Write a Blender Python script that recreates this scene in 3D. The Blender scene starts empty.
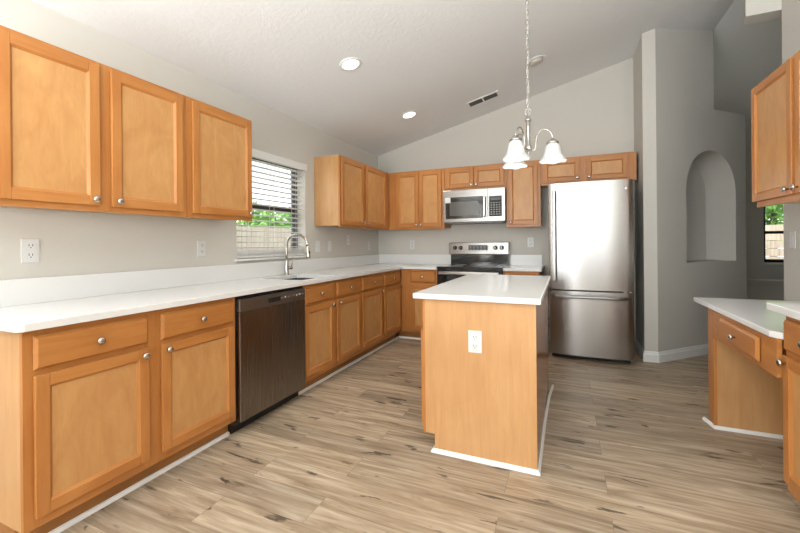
import bpy, bmesh, math, random
from mathutils import Vector, Matrix
random.seed(7)
S = bpy.context.scene
COL = S.collection
PI = math.pi

# ------------------------------------------------------------------ camera, world, lights, exposure
cam_d = bpy.data.cameras.new('camera')
cam = bpy.data.objects.new('camera', cam_d); COL.objects.link(cam)
cam_d.sensor_width = 36.0
cam_d.lens = 384.14 / 800 * 36
cam_d.shift_y = -23.68 / 800
cam_d.clip_start = 0.05
cam.matrix_world = (Matrix.Translation((2.512, -5.0, 1.1984)) @ Matrix.Rotation(0.4098, 4, 'Z')
                    @ Matrix.Rotation(PI / 2, 4, 'X') @ Matrix.Rotation(-0.009, 4, 'Z'))
S.camera = cam

w = bpy.data.worlds.new('sky'); S.world = w; w.use_nodes = True
wn = w.node_tree.nodes; wl = w.node_tree.links
bg = wn['Background']
sky = wn.new('ShaderNodeTexSky'); sky.sky_type = 'NISHITA'
sky.sun_disc = False; sky.sun_elevation = math.radians(48); sky.sun_rotation = math.radians(200)
sky.dust_density = 4.0; sky.air_density = 1.0
mixw = wn.new('ShaderNodeMixRGB'); mixw.inputs[0].default_value = 0.65
mixw.inputs[2].default_value = (4.2, 4.3, 4.4, 1)
wl.new(sky.outputs[0], mixw.inputs[1]); wl.new(mixw.outputs[0], bg.inputs[0])
bg.inputs[1].default_value = 0.55

def area(name, loc, rot, sx, sy, power, color=(1, 1, 1)):
    d = bpy.data.lights.new(name, 'AREA'); d.shape = 'RECTANGLE'; d.size = sx; d.size_y = sy
    d.energy = power; d.color = color
    o = bpy.data.objects.new(name, d); COL.objects.link(o); o.location = loc; o.rotation_euler = rot
    return o
# unseen area fills added behind the camera in place of door and window daylight
area('rear_opening_fill', (1.45, -8.55, 1.35), (PI / 2, 0, 0), 1.5, 2.3, 13, (0.97, 0.985, 1))
area('left_side_fill', (0.25, -7.1, 1.5), (PI / 2, 0, -PI / 2), 1.8, 1.6, 30, (1, 0.99, 0.97))
# unseen fill lamp added behind the camera, aimed up to brighten the ceiling
area('ceiling_bounce_fill', (2.1, -6.4, 1.5), (PI - .25, 0, 0), 3.6, 2.0, 222, (0.90, 0.955, 1))

S.view_settings.view_transform = 'Standard'
S.view_settings.look = 'None'
S.view_settings.gamma = 1.0
S.view_settings.use_curve_mapping = False
S.view_settings.exposure = 0.37

# ------------------------------------------------------------------ materials
def mat(name, col=(0.8, 0.8, 0.8), rough=0.5, metal=0.0, spec=0.5):
    m = bpy.data.materials.new(name); m.use_nodes = True
    b = m.node_tree.nodes['Principled BSDF']
    b.inputs['Base Color'].default_value = (*col, 1); b.inputs['Roughness'].default_value = rough
    b.inputs['Metallic'].default_value = metal; b.inputs['Specular IOR Level'].default_value = spec
    return m
def nodes(m): return m.node_tree.nodes, m.node_tree.links, m.node_tree.nodes['Principled BSDF']
def mapped(N, L, scale, rnd=True, kind='Object'):
    tc = N.new('ShaderNodeTexCoord'); mp = N.new('ShaderNodeMapping'); mp.inputs['Scale'].default_value = scale
    if rnd:
        oi = N.new('ShaderNodeObjectInfo'); mu = N.new('ShaderNodeVectorMath'); mu.operation = 'MULTIPLY_ADD'
        mu.inputs[1].default_value = (17, 23, 31)
        L.new(oi.outputs['Random'], mu.inputs[0]); L.new(tc.outputs[kind], mu.inputs[2]); L.new(mu.outputs[0], mp.inputs['Vector'])
    else: L.new(tc.outputs[kind], mp.inputs['Vector'])
    return mp.outputs[0]
def noise(N, L, vec, scale, detail=4, rough=.55, dist=0):
    n = N.new('ShaderNodeTexNoise'); n.inputs['Scale'].default_value = scale; n.inputs['Detail'].default_value = detail
    n.inputs['Roughness'].default_value = rough; n.inputs['Distortion'].default_value = dist
    L.new(vec, n.inputs['Vector']); return n.outputs['Fac']
def ramp(N, L, fac, stops):
    r = N.new('ShaderNodeValToRGB'); e = r.color_ramp.elements
    while len(e) < len(stops): e.new(0.5)
    for k, (p, c) in enumerate(stops): e[k].position = p; e[k].color = (*c, 1) if len(c) == 3 else c
    L.new(fac, r.inputs[0]); return r.outputs[0]
def bump(N, L, b, h, strength, dist=0.01):
    bp = N.new('ShaderNodeBump'); bp.inputs['Strength'].default_value = strength; bp.inputs['Distance'].default_value = dist
    L.new(h, bp.inputs['Height']); L.new(bp.outputs[0], b.inputs['Normal'])

def wood(name, c0, c1, axis='z', rough=0.34):
    m = mat(name, c1, rough, 0, .45); N, L, b = nodes(m)
    s = {'z': (14, 14, 1.1), 'x': (1.1, 14, 14), 'y': (14, 1.1, 14)}[axis]
    f1 = noise(N, L, mapped(N, L, s), 2.2, 6, .6, .6)
    s2 = {'z': (1.6, 1.6, .8), 'x': (.8, 1.6, 1.6), 'y': (1.6, .8, 1.6)}[axis]
    f2 = noise(N, L, mapped(N, L, s2), 3.0, 3, .5, .8)
    mx = N.new('ShaderNodeMath'); mx.operation = 'ADD'; L.new(f1, mx.inputs[0]); L.new(f2, mx.inputs[1])
    hf = N.new('ShaderNodeMath'); hf.operation = 'MULTIPLY'; hf.inputs[1].default_value = .5; L.new(mx.outputs[0], hf.inputs[0])
    L.new(ramp(N, L, hf.outputs[0], [(0.33, c0), (0.68, c1)]), b.inputs['Base Color'])
    return m
WD = ((.41, .15, .034), (.55, .235, .066))
W_V = wood('maple_vertical', *WD, 'z'); W_X = wood('maple_along_x', *WD, 'x'); W_Y = wood('maple_along_y', *WD, 'y')
def panel_wood(name, c0, c1):
    m = mat(name, c1, .36, 0, .45); N, L, b = nodes(m)
    f1 = noise(N, L, mapped(N, L, (5, 5, 2.2)), 1.6, 5, .55, 1.6); f2 = noise(N, L, mapped(N, L, (30, 30, 5)), 2, 4, .6, .5)
    mx = N.new('ShaderNodeMix'); mx.data_type = 'FLOAT'; mx.inputs[0].default_value = .3; L.new(f1, mx.inputs[2]); L.new(f2, mx.inputs[3])
    L.new(ramp(N, L, mx.outputs[0], [(.32, c0), (.66, c1)]), b.inputs['Base Color']); return m
W_P = panel_wood('maple_panel', (.50, .235, .078), (.61, .325, .122))
W_E = wood('maple_end_panel', (.51, .265, .105), (.63, .365, .165), 'z', .3)
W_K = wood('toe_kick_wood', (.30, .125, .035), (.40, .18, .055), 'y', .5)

WALL = mat('wall_paint', (.63, .605, .55), .85, 0, .2); N, L, b = nodes(WALL)
bump(N, L, b, noise(N, L, mapped(N, L, (1, 1, 1), False), 160, 3), .12, .002)
CEIL = mat('ceiling_paint', (.85, .86, .86), .9, 0, .15); N, L, b = nodes(CEIL)
bump(N, L, b, noise(N, L, mapped(N, L, (1, 1, 1), False), 34, 4, .6), .35, .006)
WHITE = mat('white_trim_paint', (.82, .82, .80), .4)
PLATE = mat('white_plate_plastic', (.72, .72, .71), .4)
SLOT = mat('dark_slot', (.02, .02, .02), .6)
QUARTZ = mat('white_quartz', (.80, .80, .78), .16, 0, .5); N, L, b = nodes(QUARTZ)
L.new(ramp(N, L, noise(N, L, mapped(N, L, (1, 1, 1), False), 220, 2), [(.3, (.79, .79, .775)), (.6, (.81, .81, .795))]), b.inputs['Base Color'])
def steel(name, col, rough, axis='z'):
    m = mat(name, col, rough, 1.0); N, L, b = nodes(m)
    b.inputs['Anisotropic'].default_value = .85; b.inputs['Anisotropic Rotation'].default_value = .25; tg = N.new('ShaderNodeTangent'); tg.direction_type = 'RADIAL'; tg.axis = 'Z'; L.new(tg.outputs[0], b.inputs['Tangent'])
    s = {'z': (300, 300, 1.5), 'x': (1.5, 300, 300)}[axis]
    f = noise(N, L, mapped(N, L, s, False), 2, 2)
    L.new(ramp(N, L, f, [(.2, (rough - .03,) * 3), (.8, (rough + .03,) * 3)]), b.inputs['Roughness'])
    
    return m
STEEL = steel('brushed_stainless', (.43, .425, .42), .24)
STEEL_H = steel('brushed_stainless_horizontal', (.39, .38, .365), .28, 'x')
SLATE = steel('brushed_dark_stainless', (.26, .235, .215), .26)
SLATE_D = mat('dark_control_panel', (.24, .225, .21), .32, .9)
BLACKG = mat('black_glass', (.012, .013, .014), .06, 0, .6)
BLACK = mat('black_enamel', (.015, .015, .016), .35)
GREYP = mat('grey_plastic', (.25, .25, .25), .4)
NICKEL = mat('brushed_nickel', (.55, .52, .48), .25, 1.0)
DISPLAY = mat('display_panel', (.05, .055, .06), .25)
BRONZE = mat('bronze_window_frame', (.02, .018, .018), .45)
CORD = mat('clear_cord', (.7, .68, .64), .5)

def floor_mat():
    m = mat('vinyl_plank_floor', (.5, .4, .3), .42, 0, .35); N, L, b = nodes(m)
    tc = N.new('ShaderNodeTexCoord')
    br = N.new('ShaderNodeTexBrick'); br.offset = .37; br.offset_frequency = 2
    br.inputs['Scale'].default_value = 1.0; br.inputs['Brick Width'].default_value = 1.22; br.inputs['Row Height'].default_value = .18
    br.inputs['Mortar Size'].default_value = .0012; br.inputs['Mortar Smooth'].default_value = .3; br.inputs['Bias'].default_value = 0
    br.inputs['Color1'].default_value = (0, 0, 0, 1); br.inputs['Color2'].default_value = (1, 1, 1, 1); br.inputs['Mortar'].default_value = (.4, .4, .4, 1)
    L.new(tc.outputs['Object'], br.inputs['Vector'])
    # per-plank shift of the grain
    mu = N.new('ShaderNodeVectorMath'); mu.operation = 'MULTIPLY_ADD'; mu.inputs[1].default_value = (13, 7, 5)
    L.new(br.outputs['Color'], mu.inputs[0]); L.new(tc.outputs['Object'], mu.inputs[2])
    def mp(s):
        q = N.new('ShaderNodeMapping'); q.inputs['Scale'].default_value = s; L.new(mu.outputs[0], q.inputs['Vector']); return q.outputs[0]
    g1 = noise(N, L, mp((1.0, 13, 1)), 2.0, 7, .62, .9)
    base = ramp(N, L, g1, [(.28, (.20, .145, .092)), (.42, (.345, .258, .172)), (.54, (.455, .36, .255)), (.70, (.60, .505, .385))])
    g2 = noise(N, L, mp((.7, 26, 1)), 2.4, 5, .6, .4)
    streak = ramp(N, L, g2, [(.33, (.55, .52, .50)), (.50, (1, 1, 1))])
    m1 = N.new('ShaderNodeMixRGB'); m1.blend_type = 'MULTIPLY'; m1.inputs[0].default_value = .45
    L.new(base, m1.inputs[1]); L.new(streak, m1.inputs[2])
    # dark knots and cracks
    kn = noise(N, L, mp((3.2, 13, 1)), 1.4, 4, .55, .5)
    kr = ramp(N, L, kn, [(.625, (0, 0, 0)), (.675, (1, 1, 1))])
    m2 = N.new('ShaderNodeMixRGB'); m2.inputs[2].default_value = (.075, .055, .042, 1)
    kf = N.new('ShaderNodeMath'); kf.operation = 'MULTIPLY'; kf.inputs[1].default_value = .9; L.new(kr, kf.inputs[0])
    L.new(kf.outputs[0], m2.inputs[0]); L.new(m1.outputs[0], m2.inputs[1])
    # plank to plank tone
    tone = ramp(N, L, br.outputs['Color'], [(0, (.80, .79, .79)), (1, (1.10, 1.08, 1.05))])
    m3 = N.new('ShaderNodeMixRGB'); m3.blend_type = 'MULTIPLY'; m3.inputs[0].default_value = 1
    L.new(m2.outputs[0], m3.inputs[1]); L.new(tone, m3.inputs[2])
    m4 = N.new('ShaderNodeMixRGB'); m4.inputs[2].default_value = (.20, .155, .12, 1)
    L.new(br.outputs['Fac'], m4.inputs[0]); L.new(m3.outputs[0], m4.inputs[1])
    L.new(m4.outputs[0], b.inputs['Base Color'])
    bump(N, L, b, g2, .08, .002)
    return m
FLOOR = floor_mat()

GLASSF = bpy.data.materials.new('frosted_glass_shade'); GLASSF.use_nodes = True
N, L, b = nodes(GLASSF)
b.inputs['Base Color'].default_value = (.95, .95, .93, 1); b.inputs['Roughness'].default_value = .35
b.inputs['Emission Color'].default_value = (1, .97, .92, 1)
b.inputs['Emission Strength'].default_value = .10
f = noise(N, L, mapped(N, L, (1, 1, 1), False), 28, 4, .6, 1.5)
L.new(ramp(N, L, f, [(.35, (.46, .49, .49)), (.6, (.66, .67, .66))]), b.inputs['Base Color'])
def emis(name, col, st):
    m = bpy.data.materials.new(name); m.use_nodes = True; N, L, b = nodes(m)
    b.inputs['Base Color'].default_value = (*col, 1); b.inputs['Emission Color'].default_value = (*col, 1); b.inputs['Emission Strength'].default_value = st
    return m
BULB = emis('lit_bulb', (1, .96, .88), 6); CANLENS = emis('lit_can_lens', (1, .98, .93), 4)
PANE = bpy.data.materials.new('window_glass'); PANE.use_nodes = True
N, L, b = nodes(PANE); b.inputs['Transmission Weight'].default_value = 1; b.inputs['Roughness'].default_value = 0
b.inputs['IOR'].default_value = 1.02; b.inputs['Base Color'].default_value = (1, 1, 1, 1)
FENCE = mat('weathered_fence_wood', (.5, .42, .32), .85); N, L, b = nodes(FENCE)
L.new(ramp(N, L, noise(N, L, mapped(N, L, (6, 6, .6), True), 3, 4), [(.3, (.40, .33, .25)), (.7, (.62, .53, .42))]), b.inputs['Base Color'])
LEAF = mat('green_leaves', (.12, .3, .05), .6); N, L, b = nodes(LEAF)
L.new(ramp(N, L, noise(N, L, mapped(N, L, (1, 1, 1), False), 3.5, 3), [(.3, (.06, .17, .025)), (.55, (.20, .42, .08)), (.75, (.42, .62, .20))]), b.inputs['Base Color'])
BARK = mat('tree_bark', (.16, .11, .08), .9)
GRASS = mat('lawn_grass', (.16, .20, .10), .9)
STICKER = mat('white_sticker', (.8, .82, .82), .6)

# ------------------------------------------------------------------ mesh helpers
def empty(name, loc, label=None, cat=None, group=None, rz=0):
    o = bpy.data.objects.new(name, None); COL.objects.link(o); o.location = loc; o.rotation_euler = (0, 0, rz)
    o.empty_display_size = .1
    tag(o, label, cat, group); return o
def tag(o, label=None, cat=None, group=None, kind=None):
    if label: o['label'] = label
    if cat: o['category'] = cat
    if group: o['group'] = group
    if kind: o['kind'] = kind
    return o
def wloc(o):
    v = Vector((0, 0, 0))
    while o is not None: v += o.location; o = o.parent
    return v
class MB:
    """collects solid shapes in world coordinates, then links them as ONE mesh object"""
    def __init__(s): s.v = []; s.f = []; s.m = []; s.sm = []
    def add(s, vs, fs, mi=0, smooth=False):
        k = len(s.v); s.v += [tuple(p) for p in vs]
        for f in fs: s.f.append([i + k for i in f]); s.m.append(mi); s.sm.append(smooth)
        return s
    def box(s, a, b, mi=0, bev=0):
        x0, x1 = sorted((a[0], b[0])); y0, y1 = sorted((a[1], b[1])); z0, z1 = sorted((a[2], b[2]))
        if bev:
            bm = bmesh.new(); bmesh.ops.create_cube(bm, size=1)
            for v in bm.verts: v.co = Vector(((x0 + x1) / 2 + v.co.x * (x1 - x0), (y0 + y1) / 2 + v.co.y * (y1 - y0), (z0 + z1) / 2 + v.co.z * (z1 - z0)))
            bmesh.ops.bevel(bm, geom=bm.edges[:], offset=bev, segments=2, profile=.5, affect='EDGES')
            s.bm(bm, mi); bm.free(); return s
        vs = [(x0, y0, z0), (x1, y0, z0), (x1, y1, z0), (x0, y1, z0), (x0, y0, z1), (x1, y0, z1), (x1, y1, z1), (x0, y1, z1)]
        return s.add(vs, [(3, 2, 1, 0), (4, 5, 6, 7), (0, 1, 5, 4), (1, 2, 6, 5), (2, 3, 7, 6), (3, 0, 4, 7)], mi)
    def bm(s, bm, mi=0, smooth=False):
        bm.verts.index_update(); bm.faces.ensure_lookup_table()
        return s.add([v.co[:] for v in bm.verts], [[v.index for v in f.verts] for f in bm.faces], mi, smooth)
    def prism(s, pts, z0, z1, mi=0, bev=0):
        bm = bmesh.new(); lo = [bm.verts.new((*p, z0)) for p in pts]; f = bm.faces.new(lo)
        r = bmesh.ops.extrude_face_region(bm, geom=[f])
        for v in r['geom']:
            if isinstance(v, bmesh.types.BMVert): v.co.z = z1
        bmesh.ops.recalc_face_normals(bm, faces=bm.faces[:])
        if bev: bmesh.ops.bevel(bm, geom=bm.edges[:], offset=bev, segments=2, profile=.5, affect='EDGES')
        s.bm(bm, mi); bm.free(); return s
    def lathe(s, origin, axis, prof, n=24, mi=0, smooth=True, cap=True):
        """prof = [(radius, height along axis)...]"""
        q = Vector((0, 0, 1)).rotation_difference(Vector(axis)); o = Vector(origin); vs = []; fs = []
        for r, h in prof:
            for k in range(n):
                a = 2 * PI * k / n; vs.append(o + q @ Vector((r * math.cos(a), r * math.sin(a), h)))
        for i in range(len(prof) - 1):
            for k in range(n):
                fs.append((i * n + k, i * n + (k + 1) % n, (i + 1) * n + (k + 1) % n, (i + 1) * n + k))
        if cap: fs.append(tuple(range(n - 1, -1, -1))); fs.append(tuple((len(prof) - 1) * n + k for k in range(n)))
        return s.add(vs, fs, mi, smooth)
    def tube(s, pts, r, n=12, mi=0, closed=False):
        pts = [Vector(p) for p in pts]; m = len(pts); rs = r if isinstance(r, (list, tuple)) else [r] * m
        vs = []; fs = []; up = None
        for i, p in enumerate(pts):
            t = (pts[(i + 1) % m] - pts[i - 1]) if closed else (pts[min(i + 1, m - 1)] - pts[max(i - 1, 0)])
            t.normalize()
            if up is None: up = t.orthogonal().normalized()
            up = (up - t * up.dot(t)).normalized(); sd = t.cross(up)
            for k in range(n):
                a = 2 * PI * k / n; vs.append(p + (up * math.cos(a) + sd * math.sin(a)) * rs[i])
        for i in range(m if closed else m - 1):
            j = (i + 1) % m
            for k in range(n): fs.append((i * n + k, i * n + (k + 1) % n, j * n + (k + 1) % n, j * n + k))
        if not closed: fs.append(tuple(range(n - 1, -1, -1))); fs.append(tuple((m - 1) * n + k for k in range(n)))
        return s.add(vs, fs, mi, True)
    def build(s, name, mats, parent=None, label=None):
        me = bpy.data.meshes.new(name); off = wloc(parent) if parent else Vector((0, 0, 0)); o = bpy.data.objects.new(name, me)
        if parent is None:
            xs = [v[0] for v in s.v]; ys = [v[1] for v in s.v]; zs = [v[2] for v in s.v]
            off = Vector(((min(xs) + max(xs)) / 2, (min(ys) + max(ys)) / 2, min(zs))); o.location = off
        me.from_pydata([(v[0] - off[0], v[1] - off[1], v[2] - off[2]) for v in s.v], [], s.f)
        for m in (mats if isinstance(mats, (list, tuple)) else [mats]): me.materials.append(m)
        for i, p in enumerate(me.polygons): p.material_index = s.m[i]; p.use_smooth = s.sm[i]
        me.update()
        bm = bmesh.new(); bm.from_mesh(me); bmesh.ops.recalc_face_normals(bm, faces=bm.faces[:]); bm.to_mesh(me); bm.free()
        COL.objects.link(o)
        if parent: o.parent = parent
        if label: o['label'] = label
        return o
def struct(name, mb, mats, parent=None):
    o = mb.build(name, mats, parent)
    if parent is None: o['kind'] = 'structure'
    return o
def copy_tree(o, parent=None):
    c = o.copy(); COL.objects.link(c); c.parent = parent
    for ch in list(o.children): copy_tree(ch, c)
    return c

# a "face" is a vertical plane: origin point o, width direction w, outward normal n
class Face:
    def __init__(s, o, w, n, wood): s.o = Vector(o); s.w = Vector(w); s.n = Vector(n); s.wood = wood
    def p(s, a, d, z): q = s.o + s.w * a + s.n * d; return (q.x, q.y, z)
    def box(s, mb, a0, a1, d0, d1, z0, z1, mi=0, bev=0): return mb.box(s.p(a0, d0, z0), s.p(a1, d1, z1), mi, bev)
KNOB = [(.0055, 0), (.0055, .011), (.009, .013), (.0155, .018), (.0165, .023), (.0135, .028), (.006, .0305)]
def knob(face, a, z, d, parent):
    mb = MB(); mb.lathe(face.p(a, d, z), face.n, KNOB, 18); return mb.build('knob', NICKEL, parent)
def door(face, parent, a0, a1, z0, z1, kn=None, t=.020, sw=.047):
    """framed door with recessed flat panel; stiles vertical, rails horizontal grain"""
    mb = MB()
    r = .0025
    face.box(mb, a0, a0 + sw, .0035, t, z0, z1, 0, r); face.box(mb, a1 - sw, a1, .0035, t, z0, z1, 0, r)
    face.box(mb, a0 + sw, a1 - sw, .0035, t - .0004, z0, z0 + sw, 1, r); face.box(mb, a0 + sw, a1 - sw, .0035, t - .0004, z1 - sw, z1, 1, r)
    # sloping sticking around the panel
    g = .010; i0, i1, k0, k1 = a0 + sw, a1 - sw, z0 + sw, z1 - sw
    ou = [face.p(i0, t - .003, k0), face.p(i1, t - .003, k0), face.p(i1, t - .003, k1), face.p(i0, t - .003, k1)]
    inn = [face.p(i0 + g, .0085, k0 + g), face.p(i1 - g, .0085, k0 + g), face.p(i1 - g, .0085, k1 - g), face.p(i0 + g, .0085, k1 - g)]
    mb.add(ou + inn, [(0, 1, 5, 4), (2, 3, 7, 6)], 1); mb.add(ou + inn, [(1, 2, 6, 5), (3, 0, 4, 7)], 0)
    d = mb.build('door', [W_V, face.wood], parent)
    pm = MB(); face.box(pm, i0 - .004, i1 + .004, .002, .0086, k0 - .004, k1 + .004)
    pm.build('panel', W_P, d)
    if kn: knob(face, a0 + .028 if kn[0] == 'l' else a1 - .028, z0 + .03 if kn[1] == 'b' else z1 - .03, t - .001, d)
    return d
def drawer(face, parent, a0, a1, z0, z1, kn=True, t=.019, name='drawer'):
    bm = bmesh.new(); bmesh.ops.create_cube(bm, size=1)
    P = [face.p(a0, .0035, z0), face.p(a1, t, z1)]
    lo = [min(P[0][i], P[1][i]) for i in range(3)]; hi = [max(P[0][i], P[1][i]) for i in range(3)]
    for v in bm.verts: v.co = Vector([(lo[i] + hi[i]) / 2 + v.co[i] * (hi[i] - lo[i]) for i in range(3)])
    ff = max(bm.faces, key=lambda f: f.calc_center_median().dot(face.n))
    es = list(ff.edges); bmesh.ops.bevel(bm, geom=es, offset=.011, segments=1, profile=.5, affect='EDGES')
    mb = MB(); mb.bm(bm); bm.free()
    d = mb.build(name, face.wood, parent)
    if kn: knob(face, (a0 + a1) / 2, (z0 + z1) / 2, t - .001, d)
    return d
def carcass(face, parent, a0, a1, z0, z1, depth, stiles, rails, ends=(), top=True):
    """box body + face frame; stiles=[(a0,a1)], rails=[(z0,z1)]"""
    mb = MB(); z1 -= .001; face.box(mb, a0, a1, -depth, -.019, z0, z1); mb.build('body', W_E, parent)
    fm = MB()
    for s0, s1 in stiles: face.box(fm, s0, s1, -.0188, 0, z0, z1, 0, .001)
    for r0, r1 in rails:
        r1 = min(r1, z1)
        ss = sorted(stiles)
        for i in range(len(ss) - 1): face.box(fm, ss[i][1], ss[i + 1][0], -.0188, -.0004, r0, r1, 1)
    fm.build('face_frame', [W_V, face.wood], parent)
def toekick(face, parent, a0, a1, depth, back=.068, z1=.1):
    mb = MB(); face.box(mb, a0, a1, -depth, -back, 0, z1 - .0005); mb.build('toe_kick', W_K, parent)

# ------------------------------------------------------------------ room shell
def cz(x): return 2.46 + .247 * x                     # kitchen side of the vaulted ceiling
XR = 3.97; ZR = cz(XR)
struct('floor', MB().box((-.2, -9, -.1), (8, 4.2, 0)), FLOOR)
mb = MB(); mb.add([(-.2, -9, cz(-.2)), (XR, -9, ZR), (XR, 4.2, ZR), (-.2, 4.2, cz(-.2)), (-.2, -9, cz(-.2) + .2), (XR, -9, ZR + .2), (XR, 4.2, ZR + .2), (-.2, 4.2, cz(-.2) + .2)],
                  [(0, 3, 2, 1), (4, 5, 6, 7), (0, 1, 5, 4), (1, 2, 6, 5), (2, 3, 7, 6), (3, 0, 4, 7)])
zl = ZR - .247 * (8 - XR)
mb.add([(XR, -9, ZR), (8, -9, zl), (8, 4.2, zl), (XR, 4.2, ZR), (XR, -9, ZR + .2), (8, -9, zl + .2), (8, 4.2, zl + .2), (XR, 4.2, ZR + .2)],
       [(0, 3, 2, 1), (4, 5, 6, 7), (0, 1, 5, 4), (1, 2, 6, 5), (2, 3, 7, 6), (3, 0, 4, 7)])
struct('ceiling', mb, CEIL)
WY0, WY1, WZ0, WZ1 = -2.615, -1.70, 1.075, 2.02       # kitchen window opening
LY0, LY1, LZ0, LZ1 = -8.0, -6.2, .8, 2.2              # living area window
mb = MB()
H = 2.5
for a, b_ in [((-.16, -9, 0), (0, LY0, H)), ((-.16, LY0, 0), (0, LY1, LZ0)), ((-.16, LY0, LZ1), (0, LY1, H)), ((-.16, LY1, 0), (0, WY0, H)),
              ((-.16, WY0, 0), (0, WY1, WZ0)), ((-.16, WY0, WZ1), (0, WY1, H)), ((-.16, WY1, 0), (0, 3.15, H))]: mb.box(a, b_)
struct('wall_left', mb, WALL)  # stretch past the back wall added, unseen, to block stray sky light
struct('wall_back', MB().box((0, 0, 0), (3.212, .15, 3.4)), WALL)
# unseen wall behind the camera; opening added and sized for light and fridge reflections
mb = MB()
for a, b_ in [((-.16, -9, 0), (.6, -8.8, 3.6)), ((2.3, -9, 0), (8, -8.8, 3.6)), ((.6, -9, 2.6), (2.3, -8.8, 3.6))]: mb.box(a, b_)
struct('wall_rear', mb, WALL)
RW = 3.98
struct('wall_right', MB().box((RW, -9, 0), (RW + .13, -1.27, 3.6)), WALL)
struct('wall_header', MB().prism([(3.773, -1.27), (4.11, -1.27), (4.11, -1.12), (3.815, -1.12)], 2.895, 3.6).box((4.11, -1.27, 2.895), (5.2, -1.12, 3.6)), WALL)
struct('wall_far_right', MB().box((7.2, -9, 0), (7.35, 3.6, 3.0)), WALL)

# far room wall with its window
FY = 3.0; fx0, fx1, fz0, fz1 = 5.42, 5.98, .83, 1.95
mb = MB()
for a, b_ in [((3.0, FY, 0), (fx0, FY + .15, 3.6)), ((fx1, FY, 0), (7.35, FY + .15, 3.6)), ((fx0, FY, 0), (fx1, FY + .15, fz0)), ((fx0, FY, fz1), (fx1, FY + .15, 3.6))]: mb.box(a, b_)
struct('wall_far', mb, WALL)
wf = struct('window_2', MB().box((fx0, FY + .06, fz0), (fx0 + .04, FY + .11, fz1)).box((fx1 - .04, FY + .06, fz0), (fx1, FY + .11, fz1)).box((fx0 + .04, FY + .06, fz0), (fx1 - .04, FY + .11, fz0 + .05))
       .box((fx0 + .04, FY + .06, fz1 - .05), (fx1 - .04, FY + .11, fz1)).box((fx0 + .04, FY + .06, 1.29), (fx1 - .04, FY + .11, 1.335)), BRONZE)
MB().box((fx0 + .04, FY + .085, fz0 + .05), (fx1 - .04, FY + .089, 1.29)).box((fx0 + .04, FY + .085, 1.335), (fx1 - .04, FY + .089, fz1 - .05)).build('pane', PANE, wf)
MB().box((fx0 - .02, FY - .03, fz0 - .03), (fx1 + .02, FY + .06, fz0)).build('window_sill', WHITE, wf)
struct('trim_1', MB().box((3.9, 2.35, 0), (5.9, 2.45, .56)).box((3.88, 2.30, .56), (5.95, 2.50, .60)), WALL)

# pantry block: end face, long diagonal wall with an arched niche, lower section past the ridge
PX = 3.212
def pantry():
    c = Vector((3.325, -.535)); u = Vector((1, 1)).normalized(); n = Vector((1, -1)).normalized(); bk = -n
    def P(s, d, z): q = c + u * s + bk * d; return (q.x, q.y, z)
    s_r, s_e, zlow, ztop = .905, 1.46, 2.595, 3.62
    n0, n1, nz0, nsp, nd = .443, 1.270, .968, 1.735, .30
    # front face with hole, in (s,z)
    bm = bmesh.new()
    outer = [(0, 0), (s_e, 0), (s_e, zlow), (s_r, zlow), (s_r, ztop), (0, ztop)]
    r = (n1 - n0) / 2; cx = (n0 + n1) / 2; K = 28
    arch = [(n0, nz0), (n1, nz0)] + [(cx + r * math.cos(PI * k / K), nsp + r * math.sin(PI * k / K)) for k in range(K + 1)]
    def loop(pts): 
        vs = [bm.verts.new(P(a, 0, z)) for a, z in pts]; return [bm.edges.new((vs[i], vs[(i + 1) % len(vs)])) for i in range(len(vs))]
    bmesh.ops.triangle_fill(bm, edges=loop(outer) + loop(arch), use_beauty=True)
    mb = MB(); mb.bm(bm); bm.free()
    m = len(arch); vs = [P(a, 0, z) for a, z in arch] + [P(a, nd, z) for a, z in arch]
    for i in range(m): 
        j = (i + 1) % m; mb.add([vs[i], vs[j], vs[m + j], vs[m + i]], [(0, 1, 2, 3)], 0, 2 <= i < m - 1)
    mb.add(vs[m:], [tuple(range(m))])
    th = .42
    mb.add([P(s_r, 0, zlow), P(s_e, 0, zlow), P(s_e, th, zlow), P(s_r, th, zlow)], [(0, 1, 2, 3)])
    mb.add([P(s_e, 0, 0), P(s_e, th, 0), P(s_e, th, zlow), P(s_e, 0, zlow)], [(0, 1, 2, 3)])
    mb.add([P(s_r, 0, zlow), P(s_r, th, zlow), P(s_r, th, ztop), P(s_r, 0, ztop)], [(0, 1, 2, 3)])
    a = P(s_e, th, 0); d = P(s_r, th, 0)
    mb.add([(PX, -.535, 0), (3.325, -.535, 0), (3.325, -.535, ztop), (PX, -.535, ztop)], [(0, 1, 2, 3)])
    mb.add([(PX, -.535, 0), (PX, .4, 0), (PX, .4, ztop), (PX, -.535, ztop)], [(0, 1, 2, 3)])
    mb.add([(PX, .4, 0), d, (d[0], d[1], ztop), (PX, .4, ztop)], [(0, 1, 2, 3)])
    mb.add([d, a, (a[0], a[1], zlow), (d[0], d[1], zlow)], [(0, 1, 2, 3)])
    return struct('wall_pantry', mb, WALL)
pantry()

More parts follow.
